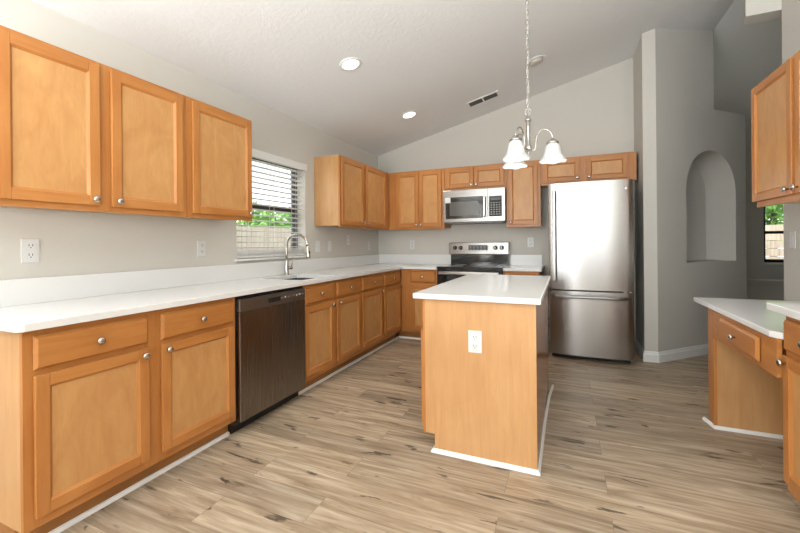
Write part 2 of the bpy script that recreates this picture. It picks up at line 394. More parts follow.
# baseboards
def baseboard(name, pts, h=.105, t=.014):
    """pts along the wall; the board sits to the right of the walking direction"""
    mb = MB(); pts = [Vector(p) for p in pts]
    prof = [(0, 0), (t, 0), (t, h * .68), (t * .55, h * .80), (t * .45, h * .93), (t * .15, h), (0, h)]
    nr = []
    for i in range(len(pts) - 1):
        d = (pts[i + 1] - pts[i]).normalized(); nr.append(Vector((d.y, -d.x)))
    off = []
    for i, p in enumerate(pts):
        if i == 0: off.append(nr[0])
        elif i == len(pts) - 1: off.append(nr[-1])
        else:
            m = (nr[i - 1] + nr[i]).normalized(); off.append(m / m.dot(nr[i]))
    k = len(prof); vs = []; fs = []
    for i, p in enumerate(pts):
        for a, z in prof: q = p + off[i] * a; vs.append((q.x, q.y, z))
    for i in range(len(pts) - 1):
        for j in range(k): fs.append((i * k + j, i * k + (j + 1) % k, (i + 1) * k + (j + 1) % k, (i + 1) * k + j))
    fs.append(tuple(range(k))); fs.append(tuple((len(pts) - 1) * k + j for j in range(k)))
    mb.add(vs, fs); return struct(name, mb, WHITE)
q = 3.325 + 1.46 / math.sqrt(2); 
baseboard('baseboard_pantry', [(PX, -.005), (PX, -.535), (3.325, -.535), (q, -.535 + 1.46 / math.sqrt(2))][::1])
baseboard('baseboard_right', [(RW, -1.2), (RW, -1.31)][::-1]) if False else None

# shoe moulding at the foot of the cabinets
def shoe(name, pts, h=.02, t=.014):
    mb = MB()
    pts = [Vector(p) for p in pts]; prof = [(0, 0), (t, 0), (t * .92, h * .45), (t * .55, h * .86), (0, h)]
    nr = []
    for i in range(len(pts) - 1):
        d = (pts[i + 1] - pts[i]).normalized(); nr.append(Vector((d.y, -d.x)))
    k = len(prof); vs = []; fs = []
    for i, p in enumerate(pts):
        if i == 0: o = nr[0]
        elif i == len(pts) - 1: o = nr[-1]
        else: m = (nr[i - 1] + nr[i]).normalized(); o = m / m.dot(nr[i])
        for a, z in prof: q = p + o * a; vs.append((q.x, q.y, z))
    for i in range(len(pts) - 1):
        for j in range(k): fs.append((i * k + j, i * k + (j + 1) % k, (i + 1) * k + (j + 1) % k, (i + 1) * k + j))
    fs.append(tuple(range(k))); fs.append(tuple((len(pts) - 1) * k + j for j in range(k)))
    mb.add(vs, fs); return struct(name, mb, WHITE)
TK = .545
shoe('trim_2', [(TK, -3.215), (TK, -4.235)][::-1])
shoe('trim_3', [(TK, -2.545), (TK, -TK), (1.088, -TK)])
shoe('trim_4', [(1.803, -2.872), (1.803, -2.907), (2.364, -2.907), (2.364, -2.3), (2.367, -2.05), (2.372, -1.85), (2.382, -1.70), (2.392, -1.60)], .022, .014)
shoe('trim_5', [(3.345, -1.84), (3.370, -1.966), (3.96, -1.966)], .02, .013)

# ------------------------------------------------------------------ kitchen window, sill, blind
win = struct('window_1', MB().box((-.155, WY0, WZ0), (-.105, WY0 + .045, WZ1)).box((-.155, WY1 - .045, WZ0), (-.105, WY1, WZ1))
       .box((-.155, WY0 + .045, WZ0), (-.105, WY1 - .045, WZ0 + .045)).box((-.155, WY0 + .045, WZ1 - .045), (-.105, WY1 - .045, WZ1))
       .box((-.15, WY0 + .045, 1.515), (-.10, WY1 - .045, 1.56)), BRONZE)
MB().box((-.132, WY0 + .045, WZ0 + .045), (-.128, WY1 - .045, 1.515)).box((-.132, WY0 + .045, 1.56), (-.128, WY1 - .045, WZ1 - .045)).build('pane', PANE, win)
MB().box((-.104, WY0 - .03, WZ0 - .018), (.03, WY1 + .03, WZ0), 0, .004).build('window_sill', WHITE, win)
bl = empty('window_blind', (-.035, (WY0 + WY1) / 2, WZ0 + .002), 'white slatted blind lowered over the sink window with slats open', 'blind')
bx = -.038
MB().box((bx - .03, WY0 + .01, WZ1 - .045), (bx + .03, WY1 - .01, WZ1 - .004)).build('headrail', WHITE, bl)
MB().box((.001, WY0 - .03, WZ1 - .06), (.014, WY1 + .02, WZ1 + .01), 0, .003).box((-.004, WY1 + .008, WZ1 - .06), (.001, WY1 + .02, WZ1 + .01)).build('valance', WHITE, bl)
SL = []
z = WZ1 - .075
while z > WZ0 + .085:
    mb = MB(); n = 6; vs = []; tl = .006
    for i in range(n + 1):
        a = (i / n - .5) * .05; h = .0022 * (1 - (2 * i / n - 1) ** 2) + tl * (i / n - .5)
        for yy in (WY0 + .012, WY1 - .012): vs += [(bx + a, yy, z + h), (bx + a, yy, z + h - .0028)]
    fs = []
    for i in range(n):
        k = i * 4; fs += [(k, k + 4, k + 6, k + 2), (k + 1, k + 3, k + 7, k + 5), (k, k + 1, k + 5, k + 4), (k + 2, k + 6, k + 7, k + 3)]
    fs += [(0, 2, 3, 1), (n * 4, n * 4 + 1, n * 4 + 3, n * 4 + 2)]
    mb.add(vs, fs); SL.append(mb.build('slat', WHITE, bl)); z -= .0485
mb = MB()
for k in range(9): mb.box((bx - .025, WY0 + .012, WZ0 + .026 + k * .0062), (bx + .025, WY1 - .012, WZ0 + .0295 + k * .0062))
mb.build('stacked_slats', WHITE, bl)
MB().box((bx - .025, WY0 + .012, WZ0 + .002), (bx + .025, WY1 - .012, WZ0 + .024), 0, .003).build('bottom_rail', WHITE, bl)
for yy in (WY0 + .14, (WY0 + WY1) / 2, WY1 - .14):
    mb = MB()
    for xx in (bx - .027, bx + .027): mb.box((xx - .0008, yy - .003, WZ0 + .01), (xx + .0008, yy + .003, WZ1 - .045))
    mb.build('ladder_tape', CORD, bl)

# ------------------------------------------------------------------ outside
struct('ground', MB().box((-14, -12, -.35), (-.17, 14, -.15)).box((-.17, 4.25, -.35), (14, 14, -.15)), GRASS)
fe = empty('wooden_fence', (-4.2, -1.0, -.15), 'weathered board fence outside the window over the sink', 'fence')
y = -4.0
while y < 9.0:
    MB().box((-4.22, y, -.15), (-4.2, y + .138, 1.60 + random.uniform(-.01, .01))).build('fence_board', FENCE, fe); y += .145
MB().box((-4.25, -4, .2), (-4.22, 9, .29)).box((-4.25, -4, 1.2), (-4.22, 9, 1.29)).build('fence_rail', FENCE, fe)
fe2 = empty('wooden_fence', (6.5, 7.0, -.15), 'board fence outside the window of the dark room at right', 'fence')
for k in range(9): MB().box((2.5, 7, -.15 + k * .19), (12.5, 7.02, .03 + k * .19)).build('fence_board', FENCE, fe2)
def leafy(name, c, R, hz, label, n=2600, leaf=.10, seed=1):
    rd = random.Random(seed); e = empty(name, (c[0], c[1], -.15), label, 'tree', 'garden trees and shrubs')
    mb = MB()
    blobs = [(Vector((c[0] + rd.uniform(-.6, .6) * R, c[1] + rd.uniform(-.7, .7) * R, hz + rd.uniform(-.45, .5) * R)), R * rd.uniform(.4, .62)) for _ in range(9)]
    for i in range(n):
        bc, br = rd.choice(blobs); v = Vector((rd.gauss(0, 1), rd.gauss(0, 1), rd.gauss(0, 1))).normalized() * br * rd.uniform(.75, 1.05)
        p = bc + v; a = Vector((rd.gauss(0, 1), rd.gauss(0, 1), rd.gauss(0, 1))).normalized(); b2 = a.orthogonal().normalized(); s = leaf * rd.uniform(.6, 1.3)
        mb.add([p - a * s, p + b2 * s * .45, p + a * s, p - b2 * s * .45], [(0, 1, 2, 3)])
    mb.build('foliage', LEAF, e)
    t = MB(); t.tube([(c[0], c[1], -.15), (c[0] + .05, c[1], hz * .5), (c[0], c[1] + .05, hz)], [.11, .08, .04], 8)
    t.build('trunk', BARK, e)
leafy('leafy_tree', (-6.3, 1.2, 0), 1.25, 1.3, 'low leafy green tree behind the fence, left in the sink window', seed=3)
leafy('leafy_tree', (-6.3, 4.6, 0), 1.25, 1.3, 'low leafy green tree behind the fence, right in the sink window', seed=5)
leafy('leafy_tree', (-6.3, 8.0, 0), 1.25, 1.3, 'leafy green tree behind the fence, mostly behind the window frame', seed=8)
leafy('leafy_tree', (8.0, 9.6, 0), 1.9, 2.6, 'bright green tree seen through the window of the dark room', 4200, .12, seed=11)
leafy('leafy_tree', (12.2, 9.8, 0), 1.8, 2.6, 'green tree farther right behind the board fence of the dark room window', 3000, .12, seed=12)

# ------------------------------------------------------------------ cabinets, left run
FL = Face((.61, 0, 0), (0, 1, 0), (1, 0, 0), W_Y)      # left base faces
FLU = Face((.325, 0, 0), (0, 1, 0), (1, 0, 0), W_Y)    # left uppers
FB = Face((0, -.61, 0), (1, 0, 0), (0, -1, 0), W_X)
FBU = Face((0, -.325, 0), (1, 0, 0), (0, -1, 0), W_X)
CB = .876; CT = .906                                   # counter bottom / top
DZ = (.144, .694); RZ = (.716, .849)
RAILS = [(.1, .15), (.688, .722), (.842, CB - .001)]

c = empty('base_cabinet', (.3, -3.7, 0), 'maple base cabinet at near end of left run, left of dishwasher', 'cabinet', 'maple base cabinets')
carcass(FL, c, -4.235, -3.215, .1, CB, .607, [(-4.235, -4.185), (-3.775, -3.685), (-3.26, -3.215)], RAILS)
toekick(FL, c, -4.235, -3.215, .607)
drawer(FL, c, -4.205, -3.763, *RZ); drawer(FL, c, -3.697, -3.237, *RZ)
door(FL, c, -4.205, -3.763, *DZ, 'rt'); door(FL, c, -3.697, -3.237, *DZ, 'lt')

c = empty('base_cabinet', (.3, -2.08, 0), 'maple sink base cabinet directly right of dishwasher', 'cabinet', 'maple base cabinets')
# body kept below the bowl
mb = MB(); FL.box(mb, -2.545, -1.627, -.607, -.019, .1, .66); mb.build('body', W_E, c)
fm = MB()
for s0, s1 in [(-2.545, -2.51), (-2.15, -2.055), (-1.67, -1.627)]: FL.box(fm, s0, s1, -.0188, 0, .1, CB - .001, 0, .001)
for r0, r1 in RAILS:
    FL.box(fm, -2.51, -2.15, -.0188, -.0004, r0, r1, 1); FL.box(fm, -2.055, -1.67, -.0188, -.0004, r0, r1, 1)
fm.build('face_frame', [W_V, W_Y], c); toekick(FL, c, -2.545, -1.627, .607)
drawer(FL, c, -2.535, -2.131, *RZ); drawer(FL, c, -2.075, -1.650, *RZ)
door(FL, c, -2.535, -2.131, *DZ, 'rt'); door(FL, c, -2.075, -1.650, *DZ, 'lt')

c = empty('base_cabinet', (.3, -1.1, 0), 'maple base cabinet of the left run nearest the inner corner', 'cabinet', 'maple base cabinets')
carcass(FL, c, -1.625, -.632, .1, CB, .607, [(-1.625, -1.58), (-1.17, -1.085), (-.672, -.632)], RAILS)
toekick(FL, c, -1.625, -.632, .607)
drawer(FL, c, -1.609, -1.153, *RZ); drawer(FL, c, -1.102, -.648, *RZ)
door(FL, c, -1.609, -1.153, *DZ, 'rt'); door(FL, c, -1.102, -.648, *DZ, 'rt')

c = empty('base_cabinet', (.85, -.3, 0), 'maple corner base cabinet on back wall, left of range', 'cabinet', 'maple base cabinets')
carcass(FB, c, .613, 1.088, .1, CB, .607, [(.613, .765), (1.055, 1.088)], RAILS)
toekick(FB, c, .545, 1.088, .607)
drawer(FB, c, .745, 1.068, *RZ); door(FB, c, .745, 1.068, *DZ, 'rt')

c = empty('base_cabinet', (2.05, -.3, 0), 'small maple base cabinet between range and refrigerator', 'cabinet', 'maple base cabinets')
carcass(FB, c, 1.862, 2.235, .1, CB, .607, [(1.862, 1.9), (2.2, 2.235)], RAILS)
toekick(FB, c, 1.862, 2.235, .607)
drawer(FB, c, 1.885, 2.215, *RZ); door(FB, c, 1.885, 2.215, *DZ, 'lt')

# wall cabinets
UZ = (1.372, 2.134); UD = (1.40, 2.112)
def upper(label, face, a0, a1, stiles, doors, z=UZ, dz=UD, depth=.322, knz='b'):
    mid = face.p((a0 + a1) / 2, -depth / 2, z[0])
    c = empty('wall_cabinet', mid, label, 'cabinet', 'maple wall cabinets')
    mb = MB(); face.box(mb, a0, a1, -depth, -.019, z[0] + .016, z[1]); mb.build('body', W_E, c)
    fm = MB()
    for s0, s1 in stiles: face.box(fm, s0, s1, -.0188, 0, z[0], z[1], 0, .001)
    ss = sorted(stiles)
    for r0, r1 in [(z[0], z[0] + .045), (z[1] - .035, z[1])]:
        for i in range(len(ss) - 1): face.box(fm, ss[i][1], ss[i + 1][0], -.0188, -.0004, r0, r1, 1)
    fm.build('face_frame', [W_V, face.wood], c)
    for d0, d1, kn in doors: door(face, c, d0, d1, dz[0], dz[1], kn)
    return c
upper('two-door maple wall cabinet at upper left edge, above near end of counter', FLU, -4.235, -3.322, [(-4.235, -4.19), (-3.83, -3.745), (-3.37, -3.322)], [(-4.205, -3.816, 'rb'), (-3.76, -3.355, 'lb')])
upper('single-door maple wall cabinet just left of the sink window', FLU, -3.32, -2.772, [(-3.32, -3.27), (-2.815, -2.772)], [(-3.286, -2.790, 'rb')])
upper('two-door maple wall cabinet on left wall, right of the sink window', FLU, -1.545, -.328, [(-1.545, -1.50), (-1.06, -.98), (-.46, -.328)], [(-1.525, -1.045, 'rb'), (-.996, -.447, 'lb')])
upper('two-door maple wall cabinet on back wall in the corner, left of microwave', FBU, .328, 1.097, [(.328, .455), (.735, .778), (1.045, 1.097)], [(.441, .754, 'rb'), (.760, 1.062, 'lb')])
upper('short two-door maple wall cabinet directly above the microwave', FBU, 1.100, 1.858, [(1.100, 1.14), (1.445, 1.50), (1.815, 1.858)], [(1.124, 1.473, 'rb'), (1.479, 1.835, 'lb')], (1.842, 2.134), (1.872, 2.112))
upper('narrow single-door maple wall cabinet between microwave and refrigerator', FBU, 1.860, 2.240, [(1.860, 1.90), (2.20, 2.240)], [(1.884, 2.212, 'lb')])
upper('short two-door maple wall cabinet directly above the refrigerator', FBU, 2.243, 3.187, [(2.243, 2.285), (2.63, 2.73), (3.09, 3.187)], [(2.269, 2.650, 'rb'), (2.712, 3.108, 'lb')], (1.835, 2.134), (1.868, 2.112))

# dark microwave filler strip seen left of the hood
# ------------------------------------------------------------------ countertops
SX0, SX1, SY0, SY1 = .14, .565, -2.51, -2.015             # sink cut-out
ct = MB()
def slab(mb, x0, y0, x1, y1, z0=CB, z1=CT, bev=0): return mb.box((x0, y0, z0), (x1, y1, z1), 0, bev)
e = .004
C_L = .645
bm = bmesh.new()
outer = [(.002, -.002), (.002, -4.262), (.622, -4.262), (C_L, -4.242), (C_L, -C_L), (1.088, -C_L), (1.088, -.002)]
hole = [(SX0, SY0), (SX1, SY0), (SX1, SY1), (SX0, SY1)]
def rloop(pts, z):
    vs = [bm.verts.new((*p, z)) for p in pts]; return [bm.edges.new((vs[i], vs[(i + 1) % len(vs)])) for i in range(len(vs))], vs
for z in (CB, CT): bmesh.ops.triangle_fill(bm, edges=rloop(outer, z)[0] + rloop(hole, z)[0], use_beauty=True)
ct.bm(bm); bm.free()
for pts in (outer, hole):
    for i in range(len(pts)):
        p0, p1 = pts[i], pts[(i + 1) % len(pts)]
        ct.add([(*p0, CB), (*p1, CB), (*p1, CT), (*p0, CT)], [(0, 1, 2, 3)])
cl = ct.build('countertop', QUARTZ); tag(cl, 'long white quartz countertop of the left run turning the corner to the range', 'countertop')
m_ = cl.modifiers.new('weld', 'WELD'); m_.merge_threshold = .0002
m_ = cl.modifiers.new('bevel', 'BEVEL'); m_.width = .004; m_.segments = 2; m_.limit_method = 'ANGLE'; m_.angle_limit = math.radians(50)
BS = 1.036
MB().box((.002, -4.262, CT), (.022, -.022, BS), 0, .002).box((.002, -.022, CT), (1.088, -.002, BS), 0, .002).build('backsplash', QUARTZ, cl)
c2 = MB(); slab(c2, 1.860, -C_L, 2.262, -.002, bev=.003); c2 = c2.build('countertop', QUARTZ); tag(c2, 'small white quartz countertop between range and refrigerator', 'countertop')
MB().box((1.860, -.022, CT), (2.235, -.002, BS), 0, .002).build('backsplash', QUARTZ, c2)

# ------------------------------------------------------------------ sink and faucet
mb = MB(); zb = .71; t = .004; g = .006
x0, x1, y0, y1 = SX0 - g, SX1 + g, SY0 - g, SY1 + g
def rr(x0, y0, x1, y1, r, n=5):
    out = []
    for cx_, cy_, a0 in ((x1 - r, y1 - r, 0), (x0 + r, y1 - r, PI / 2), (x0 + r, y0 + r, PI), (x1 - r, y0 + r, 1.5 * PI)):
        for k in range(n + 1): a = a0 + PI / 2 * k / n; out.append((cx_ + r * math.cos(a), cy_ + r * math.sin(a)))
    return out
rings = [(rr(x0 - .012, y0 - .012, x1 + .012, y1 + .012, .03), CB - .004), (rr(x0, y0, x1, y1, .03), CB - .004), (rr(x0 + .003, y0 + .003, x1 - .003, y1 - .003, .03), zb + .03),
         (rr(x0 + .03, y0 + .03, x1 - .03, y1 - .03, .03), zb), ]
n = len(rings[0][0]); vs = [(*p, z) for pts, z in rings for p in pts]; fs = []
for i in range(len(rings) - 1):
    for k in range(n): fs.append((i * n + k, i * n + (k + 1) % n, (i + 1) * n + (k + 1) % n, (i + 1) * n + k))
fs.append(tuple(3 * n + k for k in range(n)))
mb.add(vs, fs, 0, False); sk = mb.build('sink', mat('sink_steel', (.15, .15, .145), .4, 1.0)); tag(sk, 'undermount stainless sink bowl below the window', 'sink')
m_ = sk.modifiers.new('solid', 'SOLIDIFY'); m_.thickness = .002; m_.offset = -1
MB().lathe(((x0 + x1) / 2, (y0 + y1) / 2, zb - .004), (0, 0, 1), [(.045, 0), (.045, .004), (.035, .006), (.02, .006)], 20).build('drain', NICKEL, sk)

fa = empty('kitchen_faucet', (.095, -2.115, CT), 'brushed nickel gooseneck faucet standing behind the sink', 'faucet')
fx, fy = .095, -2.115
MB().lathe((fx, fy, CT + .0005), (0, 0, 1), [(.027, 0), (.027, .006), (.021, .012), (.0185, .05), (.0185, .12), (.0135, .135), (.013, .14)], 24).build('base', NICKEL, fa)
pts = [(fx, fy, CT + .13), (fx, fy, CT + .2), (fx, fy, CT + .26)]
for k in range(1, 15):
    a = PI * k / 15 * 1.08; pts.append((fx + .12 - .12 * math.cos(a), fy, CT + .27 + .11 * math.sin(a)))
MB().tube(pts, .0115, 14).build('spout', NICKEL, fa)
p = Vector(pts[-1]); d = (p - Vector(pts[-2])).normalized()
sp = MB().lathe(p, d, [(.0125, 0), (.014, .01), (.0155, .05), (.019, .09), (.0185, .105), (.015, .108)], 20).build('spray_head', NICKEL, fa)
MB().box((p.x + d.x * .05 + .012, fy - .006, p.z + d.z * .05 - .018), (p.x + d.x * .05 + .0215, fy + .006, p.z + d.z * .05 + .006)).build('spray_button', BLACK, sp)
hd = MB().lathe((fx + .005, fy + .015, CT + .065), (.5, .86, 0), [(.015, 0), (.017, .008), (.017, .036), (.013, .042)], 20).build('handle', NICKEL, fa)
MB().tube([(fx + .022, fy + .045, CT + .078), (fx + .026, fy + .05, CT + .12), (fx + .034, fy + .055, CT + .165)], [.006, .005, .0042], 10).build('lever', NICKEL, hd)

# ------------------------------------------------------------------ dishwasher
dw = empty('dishwasher', (.3, -2.87, 0), 'dark stainless dishwasher under the left counter between maple cabinets', 'dishwasher')
D0, D1 = -3.212, -2.550
MB().box((.03, D0, .11), (.61, D1, .868)).build('body', BLACK, dw)
MB().box((.03, D0, .005), (.565, D1, .109)).build('kick_plate', BLACK, dw)
dd = MB().box((.611, D0 + .008, .085), (.640, D1 - .004, .772), 0, .004).build('door', SLATE, dw)
cp = MB().box((.611, D0 + .008, .7735), (.641, D1 - .004, .850), 0, .004).build('control_panel', SLATE_D, dw)
MB().box((.6411, -2.955, .795), (.6435, -2.835, .828), 0, .001).build('handle_pocket', BLACK, cp)
for k in range(7): MB().lathe((.641, -2.82 + k * .036 + (.02 if k > 2 else 0), .812 + (.003 if k % 2 else 0)), (1, 0, 0), [(.0065, 0), (.0065, .002), (.005, .003)], 12).build('button', WHITE if k in (1, 4, 5) else GREYP, cp)
MB().lathe((.6405, -3.11, .80), (1, 0, 0), [(.014, 0), (.014, .0012), (.012, .0016)], 20).build('badge', SLATE_D, cp)

# ------------------------------------------------------------------ range
rg = empty('electric_range', (1.475, -.33, 0), 'black and stainless electric range on back wall below microwave', 'range')
R0, R1 = 1.093, 1.855
MB().box((R0, -.62, .03), (R1, -.03, .893)).build('body', BLACK, rg)
ck = MB().box((R0, -.655, .8935), (R1, -.10, .914), 0, .004).build('cooktop', BLACKG, rg)
for cx_, cy_, r in ((1.28, -.50, .10), (1.66, -.50, .115), (1.28, -.24, .08), (1.66, -.24, .08)):
    MB().lathe((cx_, cy_, .9142), (0, 0, 1), [(r, 0), (r, .0004), (r - .004, .0005)], 32).build('burner_ring', GREYP, ck)
MB().box((R0 + .02, -.099, .9142), (R1 - .02, -.02, 1.04)).build('back_riser', BLACKG, rg)
bp = MB().box((R0 - .004, -.105, 1.0405), (R1 + .0, -.012, 1.197), 0, .008).build('backguard', STEEL_H, rg)
MB().box((R0 + .255, -.1085, 1.094), (R0 + .50, -.1052, 1.160), 0, .002).build('display', DISPLAY, bp)
for a in (1.205 - .035, 1.245, 1.690, 1.768):
    kb = MB().lathe((a, -.105, 1.127), (0, -1, 0), [(.027, 0), (.027, .004), (.021, .006), (.019, .028), (.016, .031)], 22).build('knob', BLACK, bp)
    MB().box((a - .003, -.1375, 1.112), (a + .003, -.1361, 1.142)).build('pointer', STEEL, kb)
for k in range(10): MB().box((R0 + .27 + (k % 5) * .045, -.1098, 1.103 + .03 * (k // 5)), (R0 + .295 + (k % 5) * .045, -.1086, 1.110 + .03 * (k // 5))).build('key', GREYP, bp)
dr = MB().box((R0 + .006, -.652, .29), (R1 - .006, -.621, .885), 0, .004).build('oven_door', BLACKG, rg)
MB().box((R0 + .02, -.6545, .30), (R1 - .02, -.6522, .33)).build('door_trim', STEEL_H, dr)
MB().box((R0 + .03, -.70, .825), (R1 - .03, -.682, .862), 0, .008).box((R0 + .05, -.684, .832), (R0 + .08, -.652, .855)).box((R1 - .08, -.684, .832), (R1 - .05, -.652, .855)).build('handle', STEEL_H, dr)
MB().box((R0 + .006, -.65, .08), (R1 - .006, -.621, .282), 0, .004).build('storage_drawer', STEEL_H, rg)

# ------------------------------------------------------------------ microwave
mw = empty('microwave', (1.475, -.2, 1.432), 'stainless over-the-range microwave mounted under short wall cabinet', 'microwave')
M0, M1, MZ0, MZ1 = 1.102, 1.856, 1.432, 1.838
MB().box((M0, -.375, MZ0 + .012), (M1, -.003, MZ1)).build('body', BLACK, mw)
MB().box((M0 + .04, -.36, MZ0), (M1 - .04, -.05, MZ0 + .0115)).build('underside_grille', GREYP, mw)
dm = MB().box((M0, -.402, MZ0 + .012), (1.655, -.3755, MZ1), 0, .004).build('door', STEEL_H, mw)
MB().box((M0 + .035, -.4045, MZ0 + .055), (1.595, -.4022, MZ1 - .088), 0, .002).build('door_glass', BLACKG, dm)
MB().box((M0 + .085, -.4058, MZ0 + .09), (1.545, -.4046, MZ1 - .145)).build('window_screen', mat('microwave_window', (.10, .10, .095), .12, 0, .6), dm)
MB().box((1.600, -.438, MZ0 + .065), (1.632, -.418, MZ1 - .095), 0, .008).box((1.606, -.420, MZ0 + .09), (1.626, -.402, MZ0 + .12)).box((1.606, -.420, MZ1 - .15), (1.626, -.402, MZ1 - .12)).build('handle', STEEL, dm)
MB().box((M0 + .03, -.4072, MZ1 - .155), (M0 + .098, -.4059, MZ1 - .088)).build('sticker', STICKER, dm)
cp = MB().box((1.6555, -.402, MZ0 + .012), (M1, -.3755, MZ1), 0, .004).build('control_panel', STEEL_H, mw)
kp = MB().box((1.670, -.4045, MZ0 + .07), (M1 - .038, -.4022, MZ1 - .095), 0, .002).build('keypad', BLACKG, cp)
MB().box((1.69, -.4058, MZ1 - .145), (1.80, -.4046, MZ1 - .118)).build('clock_display', DISPLAY, kp)
for i in range(4):
    for j in range(6): MB().box((1.687 + i * .031, -.4056, MZ0 + .088 + j * .027), (1.707 + i * .031, -.4046, MZ0 + .102 + j * .027)).build('key', GREYP, kp)
MB().lathe((1.745, -.4022, MZ1 - .04), (0, -1, 0), [(.011, 0), (.011, .001), (.009, .0014)], 18).build('badge', NICKEL, cp)

# ------------------------------------------------------------------ refrigerator
fr = empty('refrigerator', (2.73, -.4, 0), 'stainless bottom-freezer refrigerator standing beside the pantry wall', 'refrigerator')
F0, F1, FYD = 2.340, 3.094, -.70
MB().box((F0 + .004, FYD, .04), (F1 - .004, -.03, 1.775)).build('body', mat('fridge_side', (.16, .16, .16), .5, .3), fr)
MB().box((F0 + .02, FYD + .03, .002), (F1 - .02, -.05, .04)).build('base', BLACK, fr)
def bowed(x0, x1, z0, z1, yb, yf, bow, seg=28):
    mb = MB(); out = []
    for i in range(seg + 1):
        t_ = i / seg; x = x0 + (x1 - x0) * t_; s_ = 2 * t_ - 1
        edge = .006 * (max(0, abs(s_) - .94) / .06) ** 2
        out.append((x, yf - bow * (1 - s_ * s_) + edge))
    vs = []
    for x, y in out: vs += [(x, y, z0), (x, y, z1)]
    n = len(out); fs = []
    for i in range(n - 1): fs.append((2 * i, 2 * i + 2, 2 * i + 3, 2 * i + 1))
    mb.add(vs, fs, 0, True)
    b0 = [(x0, yb, z0), (x0, yb, z1), (x1, yb, z0), (x1, yb, z1)]
    mb.add([(x0, yb, z1), (x1, yb, z1)] + [(x, y, z1) for x, y in reversed(out)], [tuple(range(n + 2))])
    mb.add([(x0, yb, z0), (x1, yb, z0)] + [(x, y, z0) for x, y in reversed(out)], [tuple(range(n + 2))])
    mb.add([b0[0], b0[1], (out[0][0], out[0][1], z1), (out[0][0], out[0][1], z0)], [(0, 1, 2, 3)])
    mb.add([b0[2], b0[3], (out[-1][0], out[-1][1], z1), (out[-1][0], out[-1][1], z0)], [(0, 1, 2, 3)])
    mb.add(b0, [(0, 1, 3, 2)])
    return mb
ud = bowed(F0, F1, .712, 1.788, FYD - .002, FYD - .062, .020).build('door', STEEL, fr)
ld = bowed(F0, F1, .055, .698, FYD - .002, FYD - .062, .020).build('freezer_drawer', STEEL, fr)
MB().box((F0 + .038, FYD - .128, .80), (F0 + .070, FYD - .112, 1.715), 0, .007).box((F0 + .044, FYD - .113, .82), (F0 + .064, FYD - .068, .85)).box((F0 + .044, FYD - .113, 1.665), (F0 + .064, FYD - .068, 1.695)).build('handle', STEEL, ud)
MB().tube([(F0 + .05, FYD - .075, .645), (F0 + .07, FYD - .118, .645), (F0 + .14, FYD - .128, .645), ((F0 + F1) / 2, FYD - .134, .648), (F1 - .14, FYD - .128, .645), (F1 - .07, FYD - .118, .645), (F1 - .05, FYD - .075, .645)], .0145, 12).build('handle', STEEL_H, ld)
MB().lathe((F1 - .055, FYD - .067, 1.70), (.08, -1, 0), [(.016, 0), (.016, .002), (.012, .003)], 22).build('badge', NICKEL, ud)
for x in (F1 - .07, F1 - .028): MB().box((x - .012, FYD - .06, .699), (x + .012, FYD - .02, .711)).build('hinge', STEEL, fr)
MB().tube([(F0 - .03 + .03 * math.cos(a), -.10, .24 + .045 * math.sin(a)) for a in [2 * PI * k / 20 for k in range(20)]], .006, 8, closed=True).build('water_line', BLACK, fr)

# ------------------------------------------------------------------ island
IX0, IX1, IY0, IY1 = 1.755, 2.363, -2.906, -1.60
isl = empty('kitchen_island', (2.06, -2.25, 0), 'freestanding maple kitchen island base in the middle of the floor', 'island')
FI = Face((IX0 - .014, 0, 0), (0, -1, 0), (-1, 0, 0), W_Y)
mb = MB().box((IX0 + .006, IY0 + .004, .1), (IX1 - .003, IY1, CB)).box((IX0 + .056, IY0 + .004, 0), (IX1 - .003, IY1, .0995)); mb.build('body', W_E, isl)
MB().prism([(IX0 + .054, 0), (IX1, 0), (IX1, CB), (IX0 + .001, CB), (IX0 + .001, .105), (IX0 + .054, .105)], 0, .004).build('tmp', W_E) if False else None
mb = MB(); P2 = [(IX0 + .054, .0), (IX1, 0), (IX1, CB), (IX0, CB), (IX0, .105), (IX0 + .054, .105)]
vs = [(x, IY0, z) for x, z in P2] + [(x, IY0 + .0038, z) for x, z in P2]; m = len(P2)
mb.add(vs, [tuple(range(m)), tuple(range(2 * m - 1, m - 1, -1))] + [(i, (i + 1) % m, m + (i + 1) % m, m + i) for i in range(m)]); mb.build('end_panel', W_E, isl)
MB().box((IX1 - .0028, IY0 + .004, 0), (IX1, IY1, CB)).build('back_panel', wood('maple_dark_reflection', (.25, .10, .038), (.33, .15, .06), 'z', .22), isl)  # darker maple: the dark brown reflection on this side is put into the colour
fm = MB()
aa = [1.60, 2.04, 2.47, 2.9018]
for s0, s1 in [(1.60, 1.645), (2.21, 2.30), (2.86, 2.905)]: FI.box(fm, s0, s1, -.0188, 0, .1, CB, 0, .001)
for r0, r1 in RAILS: FI.box(fm, 1.645, 2.21, -.0188, -.0004, r0, r1, 1); FI.box(fm, 2.30, 2.86, -.0188, -.0004, r0, r1, 1)
fm.build('face_frame', [W_V, W_Y], isl)
for a0, a1, kn in ((1.625, 2.235, 'rt'), (2.275, 2.885, 'lt')):
    drawer(FI, isl, a0, a1, *RZ); door(FI, isl, a0, a1, *DZ, kn)
it = MB().prism([(1.690, -2.932), (2.389, -2.932), (2.381, -1.50), (1.684, -1.50)], CB, CT, 0, .004).build('countertop', QUARTZ); tag(it, 'rectangular white quartz countertop on the kitchen island', 'countertop')

